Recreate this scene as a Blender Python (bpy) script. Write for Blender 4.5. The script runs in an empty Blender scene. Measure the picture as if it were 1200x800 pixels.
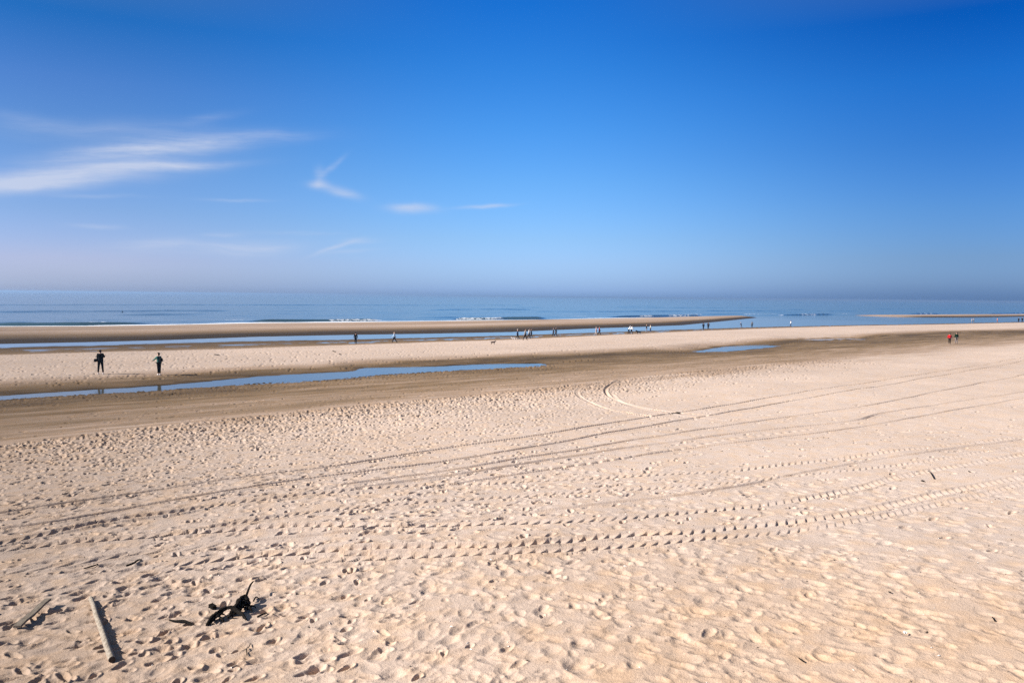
import bpy, math, random
import numpy as np
from mathutils import Vector, Matrix
random.seed(11); RNG = np.random.default_rng(11)
sc = bpy.context.scene
C = sc.collection
PI = math.pi
QUAL = 1.0

# ------------------------------------------------------------------ camera
F = 933.0 / 1200.0                      # focal length / picture width (28 mm on 36 mm)
CAMZ = 8.0
TH = math.atan(53.0 / 933.0)            # looking down
RO = math.radians(0.6)
Fw = Vector((0, math.cos(TH), -math.sin(TH)))
U0 = Vector((0, math.sin(TH), math.cos(TH)))
Rt = Vector((1, 0, 0)) * math.cos(RO) + U0 * math.sin(RO)
Up = U0 * math.cos(RO) - Vector((1, 0, 0)) * math.sin(RO)
cam_d = bpy.data.cameras.new('camera'); cam = bpy.data.objects.new('camera', cam_d)
C.objects.link(cam); sc.camera = cam
cam_d.sensor_width = 36; cam_d.lens = 36 * F; cam_d.sensor_fit = 'HORIZONTAL'
cam_d.clip_start = 0.1; cam_d.clip_end = 60000
M = Matrix((Rt, Up, -Fw)).transposed().to_4x4(); M.translation = (0, 0, CAMZ)
cam.matrix_world = M

def ray(px, py):
    d = Fw * 933 + Rt * (px - 600) + Up * (400 - py)
    return d.normalized()

# shore coordinates: t along the water line, s towards the sea
SN = Vector((-0.62, 0.785)).normalized(); ST = Vector((SN.y, -SN.x))
def ts(x, y): return x * ST.x + y * ST.y, x * SN.x + y * SN.y
def xy(t, s): return t * ST.x + s * SN.x, t * ST.y + s * SN.y
def unproj(px, py, z):
    d = ray(px, py); k = (z - CAMZ) / d.z
    return d.x * k, d.y * k

# ------------------------------------------------------------------ beach profile
# each edge line was surveyed as a list of places at one height; stored as s(t)
def edge(pts, z):
    q = sorted(ts(*unproj(px, py, z)) for px, py in pts)
    return np.array([a for a, b in q]), np.array([b for a, b in q])
E_W1 = edge([(0, 521), (75, 513), (150, 503), (300, 487), (450, 472), (600, 458), (675, 450), (750, 441), (825, 434), (900, 427), (1000, 419), (1100, 408), (1200, 401)], 1.95)
E_BN = edge([(0, 454), (75, 451), (150, 447), (225, 440.5), (300, 435), (400, 431), (425, 427.5), (500, 423), (600, 419), (700, 415), (800, 409), (900, 400), (1000, 394), (1100, 389), (1200, 387)], 1.72)
E_W2 = edge([(0, 415), (100, 412.3), (200, 410), (300, 407), (400, 404), (500, 400.5), (600, 397.3), (700, 392.7), (800, 388), (900, 384.3), (1000, 381.6), (1100, 380), (1200, 377.8)], .75)
E_CL = edge([(0, 407), (100, 405), (200, 402), (300, 399.5), (400, 398), (500, 395.5), (600, 393), (700, 389.5), (800, 386), (850, 384.5), (900, 383), (1000, 381), (1100, 379.3), (1200, 377.2)], .02)
E_CH = edge([(0, 403), (100, 401), (200, 398.3), (300, 394.6), (400, 392.5), (500, 391), (600, 389), (700, 384.6), (750, 383), (800, 381), (850, 376), (890, 371.8), (985, 371.7), (1050, 372), (1150, 371.8), (1195, 371)], .0)
E_F = edge([(0, 382.6), (100, 382.2), (200, 380.6), (300, 378.4), (400, 377.6), (500, 376.3), (600, 375), (700, 373.3), (800, 371.4), (880, 370.3), (1000, 369.3), (1100, 368.7), (1190, 368.4)], 0.)
E_GAP = edge([(850, 371), (885, 371), (990, 370), (1030, 370)], 0.)
TRLO = edge([(0, 468), (60, 464.5), (120, 461), (180, 456.8), (250, 453), (300, 449), (375, 445.5), (412, 442.5), (430, 440), (500, 435.7), (560, 432), (600, 430), (625, 429), (642, 427.2)], 1.5)
TRHI = edge([(0, 463.7), (60, 460), (100, 457.5), (180, 452.5), (250, 446), (300, 441.5), (375, 437), (405, 435.6), (412, 434.8), (428, 431), (500, 429.6), (560, 427.2), (600, 426), (642, 425.8)], 1.5)
P2LO = edge([(818, 411.6), (825, 412.6), (850, 412), (875, 409.8), (900, 407.3), (914, 405.4)], 1.35)
P2HI = edge([(818, 411.4), (835, 408.2), (850, 406), (875, 404.6), (900, 404), (914, 404.8)], 1.35)
P3LO = edge([(953, 398.2), (970, 399.4), (985, 399.5), (1000, 398.6), (1009, 397.7)], 1.2)
P3HI = edge([(953, 397.8), (970, 397.3), (985, 397), (1000, 396.9), (1009, 397.2)], 1.2)

def ip(e, t):
    # linear continuation beyond the ends
    a, b = e
    r = np.interp(t, a, b)
    return r
def sstep(a, b, x):
    u = np.clip((x - a) / (b - a), 0, 1); return u * u * (3 - 2 * u)

# canonical profile
KS = np.array([-140, -60, -20, 0, 12, 25, 38, 50, 56, 60, 66, 72, 88, 107, 109, 113, 121, 128, 142, 150, 160, 185, 208, 224, 245, 300, 1500.])
KZ = np.array([8.5, 6.0, 4.2, 3.5, 3.2, 2.78, 2.35, 1.95, 1.58, 1.5, 1.72, 1.82, 1.5, .75, .5, .45, .02, -.3, -.3, .0, .32, .6, .42, 0, -.7, -2.4, -8.])
def warp(t, s):
    w1, bn, w2, cl, ch, f = (ip(e, t) for e in (E_W1, E_BN, E_W2, E_CL, E_CH, E_F))
    ch = np.maximum(ch, cl + 2.0); f = np.maximum(f, ch + 1.5)
    out = np.where(s < w1, 50 + (s - w1), 0.)
    def seg(a, b, ka, kb, o): 
        m = (s >= a) & (s < b); return np.where(m, ka + (s - a) / np.maximum(b - a, .1) * (kb - ka), o)
    bn = np.maximum(bn, w1 + 3); w2 = np.maximum(w2, bn + 3); cl = np.maximum(cl, w2 + .8)
    out = seg(w1, bn, 50, 66, out); out = seg(bn, w2, 66, 107, out); out = seg(w2, cl, 107, 121, out)
    out = seg(cl, ch, 121, 150, out); out = seg(ch, f, 150, 224, out)
    return np.where(s >= f, 224 + (s - f), out)
POOLS = ((TRLO, TRHI, 1.5), (P2LO, P2HI, 1.35), (P3LO, P3HI, 1.2))
def base_z(t, s, sw=None):
    if sw is None: sw = warp(t, s)
    z = np.interp(sw, KS, KZ)
    # the outer bar sinks away in one stretch
    gt = E_GAP[0]
    gap = sstep(gt[0], gt[1], t) * (1 - sstep(gt[2], gt[3], t))
    z = z - np.where((sw > 142) & (sw < 245), gap * 1.1 * sstep(142, 152, sw), 0)
    return z
def near_pool(t, s, z):
    for lo, hi, zw in POOLS:
        t0, t1 = lo[0][0], lo[0][-1]
        tc = np.clip(t, t0, t1)
        l, h = np.interp(tc, *lo), np.interp(tc, *hi)
        over = np.maximum(t0 - t, t - t1)
        if lo is TRLO: over = np.maximum(over, 0) * (t > t1)
        over = np.maximum(over, 0)
        d = np.maximum(np.maximum(l - s, s - h), np.where(over > 0, over, -99))
        d = np.where(over > 0, np.hypot(over * .6, np.maximum(np.maximum(l - s, s - h), 0)), d)
        far = s > (l + h) / 2
        slope = np.where(far, .07, .028)
        zz = zw + np.where(d > 0, slope * d, .12 * np.maximum(d, -1.2))
        w = 1 - sstep(1.0, 6.5, d)
        w = np.where(d < 0, 1, w)
        z = z * (1 - w) + zz * w
    return z
def ground_base(x, y):
    t, s = ts(np.asarray(x, float), np.asarray(y, float))
    return near_pool(t, s, base_z(t, s))
def at(px, py):
    """place on the beach seen at a spot of the photograph"""
    d = ray(px, py); k = 5.0
    best = None
    ks = np.concatenate([np.arange(5, 60, .05), np.arange(60, 700, .25)])
    X, Y, Z = d.x * ks, d.y * ks, CAMZ + d.z * ks
    g = ground_base(X, Y)
    i = np.argmax(Z <= np.maximum(g, 0))
    return float(X[i]), float(Y[i])

# ------------------------------------------------------------------ value noise
def vnoise(u, v, seed):
    rs = np.random.default_rng(seed); N = 512
    g = rs.random((N, N)).astype(np.float32)
    iu = np.floor(u).astype(np.int64); iv = np.floor(v).astype(np.int64)
    fu = (u - iu).astype(np.float32); fv = (v - iv).astype(np.float32)
    fu = fu * fu * (3 - 2 * fu); fv = fv * fv * (3 - 2 * fv)
    a = g[iu % N, iv % N]; b = g[(iu + 1) % N, iv % N]; c = g[iu % N, (iv + 1) % N]; d = g[(iu + 1) % N, (iv + 1) % N]
    return (a * (1 - fu) + b * fu) * (1 - fv) + (c * (1 - fu) + d * fu) * fv - .5

# ------------------------------------------------------------------ helpers
def tag(o, label=None, cat=None, group=None, kind=None):
    if label: o['label'] = label
    if cat: o['category'] = cat
    if group: o['group'] = group
    if kind: o['kind'] = kind
    return o
def link(o, parent=None):
    C.objects.link(o)
    if parent is not None: o.parent = parent
    return o
def empty(name, loc, rz=0):
    o = bpy.data.objects.new(name, None); o.empty_display_size = .2
    o.location = loc; o.rotation_euler = (0, 0, rz); C.objects.link(o); return o
def grid_mesh(name, X, Y, Z, attrs=None):
    nr, nc = X.shape
    me = bpy.data.meshes.new(name)
    co = np.empty((nr * nc, 3), np.float32); co[:, 0] = X.ravel(); co[:, 1] = Y.ravel(); co[:, 2] = Z.ravel()
    me.vertices.add(nr * nc); me.vertices.foreach_set('co', co.ravel())
    idx = np.arange(nr * nc, dtype=np.int32).reshape(nr, nc)
    q = np.stack([idx[:-1, :-1], idx[:-1, 1:], idx[1:, 1:], idx[1:, :-1]], -1).reshape(-1, 4)
    nf = len(q)
    me.loops.add(nf * 4); me.loops.foreach_set('vertex_index', q.ravel())
    me.polygons.add(nf); me.polygons.foreach_set('loop_start', np.arange(0, nf * 4, 4, dtype=np.int32))
    me.polygons.foreach_set('use_smooth', np.ones(nf, bool))
    me.update(calc_edges=True)
    for k, v in (attrs or {}).items():
        a = me.attributes.new(k, 'FLOAT', 'POINT'); a.data.foreach_set('value', v.astype(np.float32).ravel())
    return me

# ------------------------------------------------------------------ materials
def mat(name):
    m = bpy.data.materials.new(name); m.use_nodes = True
    return m, m.node_tree.nodes, m.node_tree.links, m.node_tree.nodes['Principled BSDF']
def simple(name, col, rough=.8, var=.25, scale=12, spec=.3):
    m, n, l, b = mat(name)
    tx = n.new('ShaderNodeTexNoise'); tx.inputs['Scale'].default_value = scale; tx.inputs['Detail'].default_value = 4
    tc = n.new('ShaderNodeTexCoord'); l.new(tc.outputs['Object'], tx.inputs['Vector'])
    r = n.new('ShaderNodeValToRGB'); l.new(tx.outputs[0], r.inputs[0])
    r.color_ramp.elements[0].position = .3; r.color_ramp.elements[1].position = .7
    r.color_ramp.elements[0].color = (*[c * (1 - var) for c in col], 1)
    r.color_ramp.elements[1].color = (*[min(1, c * (1 + var)) for c in col], 1)
    l.new(r.outputs[0], b.inputs['Base Color'])
    b.inputs['Roughness'].default_value = rough; b.inputs['Specular IOR Level'].default_value = spec
    return m
def N(n, typ, **kw):
    o = n.new(typ)
    for k, v in kw.items(): setattr(o, k, v)
    return o
def math_(n, l, op, a, b=None, c=None, clamp=False):
    o = n.new('ShaderNodeMath'); o.operation = op; o.use_clamp = clamp
    for i, v in enumerate((a, b, c)):
        if v is None: continue
        if isinstance(v, (int, float)): o.inputs[i].default_value = v
        else: l.new(v, o.inputs[i])
    return o.outputs[0]

def sand_material():
    m, n, l, b = mat('sand')
    tc = n.new('ShaderNodeTexCoord')
    wet = N(n, 'ShaderNodeAttribute', attribute_name='wet'); tone_vignette = N(n, 'ShaderNodeAttribute', attribute_name='tone_vignette')
    r = n.new('ShaderNodeValToRGB'); l.new(wet.outputs['Fac'], r.inputs[0])
    e = r.color_ramp.elements
    e[0].position = 0; e[0].color = (.530, .418, .346, 1)
    e[1].position = 1; e[1].color = (.050, .034, .017, 1)
    k = e.new(.3); k.color = (.33, .235, .170, 1)
    k = e.new(.6); k.color = (.195, .130, .075, 1)
    # broad blotches of drier and damper, yellower and greyer sand
    n1 = n.new('ShaderNodeTexNoise'); n1.inputs['Scale'].default_value = .35; n1.inputs['Detail'].default_value = 5
    l.new(tc.outputs['Object'], n1.inputs['Vector'])
    n2 = n.new('ShaderNodeTexNoise'); n2.inputs['Scale'].default_value = 38; n2.inputs['Detail'].default_value = 5; n2.inputs['Roughness'].default_value = .75
    l.new(tc.outputs['Object'], n2.inputs['Vector'])
    t1 = math_(n, l, 'MULTIPLY_ADD', n1.outputs[0], .24, .88)
    t2 = math_(n, l, 'MULTIPLY_ADD', n2.outputs[0], .36, .82)
    t3 = math_(n, l, 'MULTIPLY', t1, t2)
    t4 = math_(n, l, 'MULTIPLY', t3, tone_vignette.outputs['Fac'])
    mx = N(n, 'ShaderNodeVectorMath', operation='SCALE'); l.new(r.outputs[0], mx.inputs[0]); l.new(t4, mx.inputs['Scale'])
    warm = N(n, 'ShaderNodeMix', data_type='RGBA', blend_type='MULTIPLY')
    n3 = n.new('ShaderNodeTexNoise'); n3.inputs['Scale'].default_value = 2.2; n3.inputs['Detail'].default_value = 4
    l.new(tc.outputs['Object'], n3.inputs['Vector'])
    f3 = N(n, 'ShaderNodeMapRange'); l.new(n3.outputs[0], f3.inputs[0]); f3.inputs[1].default_value = .42; f3.inputs[2].default_value = .66
    l.new(f3.outputs[0], warm.inputs[0]); l.new(mx.outputs[0], warm.inputs[6]); warm.inputs[7].default_value = (1.03, .96, .86, 1)
    lo_ = N(n, 'ShaderNodeAttribute', attribute_name='loose'); w2 = N(n, 'ShaderNodeMix', data_type='RGBA', blend_type='MULTIPLY')
    l.new(lo_.outputs['Fac'], w2.inputs[0]); l.new(warm.outputs[2], w2.inputs[6]); w2.inputs[7].default_value = (.97, .89, .785, 1)
    l.new(w2.outputs[2], b.inputs['Base Color'])
    rr = N(n, 'ShaderNodeMapRange'); l.new(wet.outputs['Fac'], rr.inputs[0]); rr.inputs[1].default_value = .5; rr.inputs[3].default_value = .95; rr.inputs[4].default_value = .6
    l.new(rr.outputs[0], b.inputs['Roughness'])
    sp = N(n, 'ShaderNodeMapRange'); l.new(wet.outputs['Fac'], sp.inputs[0]); sp.inputs[1].default_value = .5; sp.inputs[3].default_value = .1; sp.inputs[4].default_value = .03
    l.new(sp.outputs[0], b.inputs['Specular IOR Level'])
    # grain and small clods
    v = n.new('ShaderNodeTexNoise'); v.inputs['Scale'].default_value = 22; v.inputs['Detail'].default_value = 6; v.inputs['Roughness'].default_value = .7
    l.new(tc.outputs['Object'], v.inputs['Vector'])
    bp = n.new('ShaderNodeBump'); bp.inputs['Distance'].default_value = .035; bp.inputs['Strength'].default_value = .55
    l.new(v.outputs[0], bp.inputs['Height']); l.new(bp.outputs[0], b.inputs['Normal'])
    return m

def water_material(name, base, rough, scale, dist, stretch=(1, 1, 1), foam=False, rot=0):
    m, n, l, b = mat(name)
    tc = n.new('ShaderNodeTexCoord'); mp = n.new('ShaderNodeMapping'); l.new(tc.outputs['Object'], mp.inputs[0])
    mp.vector_type = 'TEXTURE'; mp.inputs['Scale'].default_value = stretch; mp.inputs['Rotation'].default_value = (0, 0, rot)
    t = n.new('ShaderNodeTexNoise'); t.inputs['Scale'].default_value = scale; t.inputs['Detail'].default_value = 5; t.inputs['Roughness'].default_value = .6
    l.new(mp.outputs[0], t.inputs['Vector'])
    bp = n.new('ShaderNodeBump'); bp.inputs['Distance'].default_value = dist; bp.inputs['Strength'].default_value = 1
    l.new(t.outputs[0], bp.inputs['Height'])
    b.inputs['Base Color'].default_value = (*base, 1); b.inputs['Roughness'].default_value = rough
    b.inputs['IOR'].default_value = 1.33
    l.new(bp.outputs[0], b.inputs['Normal'])
    if foam:
        calm = N(n, 'ShaderNodeAttribute', attribute_name='calm')
        st = math_(n, l, 'MULTIPLY_ADD', calm.outputs['Fac'], -.93, .97); l.new(st, bp.inputs['Strength'])
        rg = math_(n, l, 'MULTIPLY_ADD', calm.outputs['Fac'], .05 - rough, rough); l.new(rg, b.inputs['Roughness'])
        at_ = N(n, 'ShaderNodeAttribute', attribute_name='foam')
        fn = n.new('ShaderNodeTexNoise'); fn.inputs['Scale'].default_value = .9; fn.inputs['Detail'].default_value = 6; fn.inputs['Roughness'].default_value = .7
        l.new(tc.outputs['Object'], fn.inputs['Vector'])
        s1 = math_(n, l, 'ADD', at_.outputs['Fac'], fn.outputs[0])
        mr = N(n, 'ShaderNodeMapRange'); l.new(s1, mr.inputs[0]); mr.inputs[1].default_value = .95; mr.inputs[2].default_value = 1.15
        mx = n.new('ShaderNodeMixShader'); l.new(mr.outputs[0], mx.inputs[0]); l.new(b.outputs[0], mx.inputs[1])
        fo = n.new('ShaderNodeBsdfPrincipled'); fo.inputs['Base Color'].default_value = (.82, .83, .85, 1); fo.inputs['Roughness'].default_value = .8
        l.new(fo.outputs[0], mx.inputs[2]); l.new(mx.outputs[0], n['Material Output'].inputs[0])
    return m

# ------------------------------------------------------------------ the beach
def beach():
    p = np.concatenate([np.arange(2400, 700, -16), np.arange(700, 350, -.75), np.arange(350, 60, -.5), np.arange(60, 20, -.25), np.arange(20, 6.0, -.12)])
    r = 5600.0 / p
    st = .85 / 933.0
    ph = np.concatenate([np.arange(-1.25, -.68, .008), np.arange(-.68, .68, st), np.arange(.68, 1.25, .008)])
    R, P = np.meshgrid(r, ph, indexing='ij')
    X = (R * np.sin(P)); Y = (R * np.cos(P))
    T, S = ts(X, Y)
    SW = warp(T, S)
    # ragged edges of the zones
    SWn = SW + (3.4 * vnoise(T / 9, S / 3, 5) + 2.4 * vnoise(T / 2.6, S / .8, 6)) * (1 - .5 * sstep(58, 70, SW))
    Z = base_z(T, S, SW)
    Z = near_pool(T, S, Z)
    dry = 1 - sstep(44, 51, SWn)
    bar = sstep(65, 71, SWn) * (1 - sstep(103, 108, SW))
    soft = np.clip(dry + .5 * bar, 0, 1)
    # broad undulation, wind ripples, small clods
    Z += .14 * vnoise(X / 7 + 3, Y / 7, 1) * dry + .04 * vnoise(X / 2.1, Y / 2.1 + 9, 2) * soft
    Z += .013 * vnoise(X / .55, Y / .55, 3) * soft
    Z += .009 * vnoise(X / .22, Y / .22, 4) * soft * (1 - sstep(35, 70, R))
    wetz = sstep(46, 52, SW) * (1 - sstep(64, 68, SW))
    Z += wetz * (.045 * vnoise(T / 4.5, S / .55, 7) + .032 * vnoise(T / 1.1, S / .4, 8) + .018 * vnoise(T / .6, S / .22, 19))
    Z += sstep(105, 108, SW) * (1 - sstep(119, 123, SW)) * (.07 * vnoise(T / 4, S / 1.1, 9) + .15 * vnoise(T / 1.5, S / .5, 10))
    # water in the hollows of the low tidal flat
    ph_cell = (ph, r)
    def stamp(cx, cy, rad, fn):
        a = math.atan2(cx, cy); d = math.hypot(cx, cy)
        i0, i1 = np.searchsorted(r, (d - rad, d + rad)); da = rad / max(d, .5)
        j0, j1 = np.searchsorted(ph, (a - da, a + da))
        if i1 - i0 < 1 or j1 - j0 < 1: return
        sl = (slice(i0, i1), slice(j0, j1))
        fn(sl, X[sl] - cx, Y[sl] - cy)
    DZ = np.zeros_like(Z); TR = np.zeros_like(Z)     # TR: flattening by wheels
    def foot(cx, cy, ang, a, b, dep, rim=.3, pw=1.5):
        ca, sa = math.cos(ang), math.sin(ang)
        def fn(sl, dx, dy):
            u = (dx * ca + dy * sa) / a; v = (-dx * sa + dy * ca) / (b * (1 + .25 * u.clip(-1, 1)))
            q = u * u + v * v
            DZ[sl] += -dep * np.exp(-q ** pw) + dep * rim * np.exp(-((np.sqrt(q) - 1.35) / .28) ** 2) * (.6 + .6 * (u > 0))
        stamp(cx, cy, max(a, b) * 2.1, fn)
    def rnd_polar(n, r0, r1, p0, p1):
        rr = np.sqrt(RNG.uniform(r0 * r0, r1 * r1, n)); pp = RNG.uniform(p0, p1, n)
        return rr * np.sin(pp), rr * np.cos(pp)
    tA = math.atan2(ST.y, ST.x)
    # 1 soft, wind-worn dimples in the foreground
    xs, ys = rnd_polar(11500, 5, 25, -.85, .85)
    ang = RNG.normal(-.5, .6, 11500)
    for x, y, g in zip(xs, ys, ang):
        right = 1 / (1 + math.exp(-(x / math.hypot(x, y) - .05) * 9))
        if math.hypot(x, y) > 17 and RNG.random() < .55: continue
        k = RNG.uniform(.42, .85) if RNG.random() < .88 else RNG.uniform(.85, 1.2)
        foot(x, y, g if right > RNG.random() else tA + RNG.normal(0, .5), .20 * k, .115 * k, RNG.uniform(.005, .027) * (.6 + .45 * k), RNG.uniform(.12, .38), RNG.uniform(.9, 1.7))
    # 2 walking trails and single prints: crisp
    def density(x, y):
        d = math.hypot(x, y); a = x / d
        c = .02 if d > 18 else -.20 + .22 * max(d - 13, 0) / 5
        return 1 / (1 + math.exp((a - c) * 11))
    n = 0
    for _ in range(330):
        d = RNG.uniform(7, 46); a = RNG.uniform(-.8, .75)
        x, y = d * math.sin(a), d * math.cos(a)
        g = tA + RNG.normal(0, .35) + (PI if RNG.random() < .5 else 0); L = int(RNG.integers(6, 34)); side = 1
        sz = RNG.uniform(.8, 1.1); de = RNG.uniform(.035, .06)
        for k in range(L):
            g += RNG.normal(0, .04); x += math.cos(g) * .66; y += math.sin(g) * .66; side = -side
            t, s = ts(x, y); w = float(warp(t, s))
            if y < 4 or w > 50 or RNG.random() > density(x, y) + (.10 if math.hypot(x, y) > 18 else 0): continue
            foot(x - math.sin(g) * .11 * side, y + math.cos(g) * .11 * side, g + RNG.normal(0, .12), .15 * sz, .062 * sz, de * (1 if math.hypot(x, y) > 17 or x < -2.2 else .7), .35, 2.0 if math.hypot(x, y) > 17 or x < -2.2 else 1.2); n += 1
    # 3 scattered prints
    xs, ys = rnd_polar(9500, 7, 44, -.8, .7)
    for x, y in zip(xs, ys):
        t, s = ts(x, y); w = float(warp(t, s))
        if w > 50: continue
        k = density(x, y) + (.06 if math.hypot(x, y) > 18 else 0)
        if w < 36 and math.hypot(x, y) > 15: k *= .5
        if RNG.random() > k: continue
        foot(x, y, tA + RNG.normal(0, .7), RNG.uniform(.06, .13), RNG.uniform(.035, .065), RNG.uniform(.025, .065) * (1 if math.hypot(x, y) > 17 or x < -2.2 else .7), .35, 1.8 if math.hypot(x, y) > 17 or x < -2.2 else 1.15)
    # 4 trampled belt at the edge of the damp sand
    for _ in range(8500):
        t = RNG.uniform(-35, 75); c = RNG.random(); w = 50 - abs(RNG.normal(0, 4.2))
        s = float(ip(E_W1, t)) + (w - 50); x, y = xy(t, s)
        if y < 15: continue
        a = math.atan2(x, y)
        if RNG.random() > 1 / (1 + math.exp((a - .28) * 9)): continue
        foot(x, y, tA + RNG.normal(0, .9), RNG.uniform(.08, .16), RNG.uniform(.05, .09), RNG.uniform(.045, .105), .4, 1.8)
    # 5 prints on the middle bar and by the pool
    for _ in range(6500):
        t = RNG.uniform(-5, 120); u = RNG.random()
        lo, hi = float(ip(E_BN, t)), float(ip(E_W2, t)); s = lo + (hi - lo) * u
        x, y = xy(t, s); a = math.atan2(x, y)
        if abs(a) > .7 or RNG.random() > 1 / (1 + math.exp((a + .12) * 7)) + .12: continue
        foot(x, y, RNG.uniform(0, 6), RNG.uniform(.12, .26), RNG.uniform(.07, .13), RNG.uniform(.04, .095), .35, 1.7)
    for _ in range(1100):
        t = RNG.uniform(-30, 90); s = float(ip(E_W1, t)) + RNG.uniform(-1, 9); x, y = xy(t, s)
        foot(x, y, RNG.uniform(0, 6), RNG.uniform(.1, .2), RNG.uniform(.05, .1), RNG.uniform(.03, .06), .3, 1.6)
    for _ in range(1500):
        t = RNG.uniform(TRLO[0][0] - 6, TRLO[0][-1]); s = float(np.interp(t, *TRLO)) - abs(RNG.normal(0, 2.4)) + .3; x, y = xy(t, s)
        foot(x, y, RNG.uniform(0, 6), RNG.uniform(.12, .2), .09, RNG.uniform(.02, .045), .5, 1.5)
    # wheel and track marks
    DF = DZ; DZ = np.zeros_like(Z)
    def track(pts, width, kind, dep, period=.28, phase=0, fade=0, fall=.95):
        w = [at(*q) for q in pts]
        P = [Vector(q) for q in w]
        # smooth resample
        out = []
        for i in range(len(P) - 1):
            a = P[max(i - 1, 0)]; b = P[i]; c = P[i + 1]; d = P[min(i + 2, len(P) - 1)]
            L = (c - b).length; m = max(2, int(L / .5))
            for k in range(m):
                u = k / m
                out.append(b + (c - b) * u if L > 30 else .5 * ((2 * b) + (c - a) * u + (2 * a - 5 * b + 4 * c - d) * u * u + (3 * b - a - 3 * c + d) * u ** 3))
        out.append(P[-1]); s0 = 0.0
        tot = sum((out[i + 1] - out[i]).length for i in range(len(out) - 1))
        for i in range(len(out) - 1):
            a, b = out[i], out[i + 1]; L = (b - a).length
            if L < 1e-4: continue
            e = (b - a) / L; mid = (a + b) / 2; amp = dep * ((2.0 * math.exp(-3.6 * s0 / tot) + .20) * min(1, .05 + s0 / 3) * (.65 + .7 * random.random()) if kind == 'tread' else 1) * (1 + .45 * math.sin(s0 * .9 + phase) * math.sin(s0 * .37))
            if fade and s0 / tot > 1 - fade: amp *= (1 - s0 / tot) / fade
            def fn(sl, dx, dy, a=a, e=e, mid=mid, L=L, s0=s0, amp=amp):
                rx = dx + (mid.x - a.x); ry = dy + (mid.y - a.y)
                u = rx * e.x + ry * e.y; v = -rx * e.y + ry * e.x
                inn = (u >= 0) & (u < L); uu = u + s0; av = np.abs(v) / width
                if kind == 'line':
                    h = -1.5 * amp * np.exp(-(av * 2) ** 6) + amp * .5 * np.exp(-((av - .95) / .25) ** 2)
                elif kind == 'tread':
                    sk = uu / period - .85 * v / width
                    lug = .5 + .5 * np.sin(2 * PI * sk)
                    fr = sk - np.floor(sk); lug = (1 - fr) ** 1.3 * sstep(0, .12, fr)
                    h = -1.3 * amp * (.06 + lug) * np.exp(-(av * 1.75) ** 4) - .35 * amp * np.exp(-((v / width + .5) / .16) ** 2) + amp * .5 * np.exp(-((av - .85) / .2) ** 2)
                elif kind == 'dots':
                    lug = (.5 + .5 * np.sin(2 * PI * uu / period)) ** 3
                    h = -amp * lug * np.exp(-(av * 1.8) ** 2) + amp * .2 * np.exp(-((av - .9) / .3) ** 2)
                DZ[sl] = np.where(inn, np.where(np.abs(h) > np.abs(DZ[sl]), h, DZ[sl]), DZ[sl])
                TR[sl] = np.where(inn & (av < 1.0), .93, TR[sl])
            stamp(mid.x, mid.y, L / 2 + width * 1.6, fn); s0 += L
    track([(-60, 611), (0, 602), (100, 588), (233, 568), (313, 557), (400, 545), (517, 526), (600, 514.5), (690, 500.7), (760, 489), (800, 482), (900, 466), (1000, 451.5), (1100, 436), (1200, 419), (1240, 413)], .16, 'line', .075)
    track([(-60, 629), (0, 620), (60, 613), (187, 591), (300, 572), (400, 556.5), (500, 543), (600, 527.5), (757, 500), (900, 473.5), (1000, 458), (1050, 450), (1200, 423), (1240, 417)], .16, 'line', .07, phase=1)
    track([(400, 569), (500, 554), (600, 538.5), (667, 528), (800, 506), (900, 491), (1050, 468.5), (1200, 439), (1240, 432)], .16, 'line', .05, phase=2)
    track([(417, 573), (500, 560), (600, 545), (767, 520), (867, 507), (1000, 492), (1050, 481), (1200, 460), (1240, 455)], .20, 'line', .045, phase=3)
    track([(500, 571), (600, 556), (680, 545), (800, 526), (900, 514), (1000, 501), (1200, 467), (1240, 461)], .15, 'line', .05, phase=4)
    track([(987, 505), (1075, 506), (1150, 503), (1240, 500)], .12, 'dots', .06, period=1.0)
    track([(640, 549), (760, 532), (850, 515), (950, 503)], .2, 'dots', .05, period=.5)
    # treaded
    track([(-40, 643), (0, 637), (90, 620), (140, 611), (207, 602), (267, 592), (317, 586), (400, 577), (500, 568), (573, 566), (613, 563), (690, 560), (800, 553.5), (853, 550), (967, 539), (1087, 525), (1200, 512), (1240, 507)], .24, 'tread', .075, period=.26)
    track([(150, 640), (220, 625), (300, 612), (400, 598), (483, 590), (567, 583), (700, 575), (800, 568), (1000, 550), (1100, 538), (1200, 522), (1240, 516)], .2, 'tread', .06, period=.25, phase=1)
    track([(-40, 650), (67, 638), (167, 630), (300, 622), (400, 618), (500, 617), (567, 615), (700, 609), (800, 600), (900, 589), (1000, 572), (1067, 555), (1200, 533), (1240, 527)], .26, 'tread', .085, period=.27, phase=2)
    track([(180, 664), (277, 654), (400, 647), (533, 645), (583, 644), (650, 637), (740, 628), (800, 626), (867, 618), (933, 610), (1000, 600), (1100, 577), (1200, 558), (1240, 551)], .28, 'tread', .10, period=.28, phase=3)
    track([(330, 662), (400, 658), (533, 654), (633, 650), (750, 640), (860, 630), (967, 617), (1033, 603), (1133, 582), (1200, 566), (1240, 558)], .22, 'tread', .06, period=.27, phase=4)
    track([(-40, 676), (60, 664), (150, 650), (230, 642), (300, 634), (420, 630)], .22, 'tread', .06, period=.4, fade=.3)
    track([(300, 634), (420, 622), (560, 606), (700, 590), (850, 570), (1000, 543), (1200, 515)], .16, 'line', .03, phase=6)
    # turning loop
    track([(800, 491), (787, 490.5), (760, 487.5), (717, 480), (687, 469), (676, 460), (682, 452.5), (700, 447), (735, 441)], .2, 'tread', .06, period=.4, fade=.25)
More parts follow.
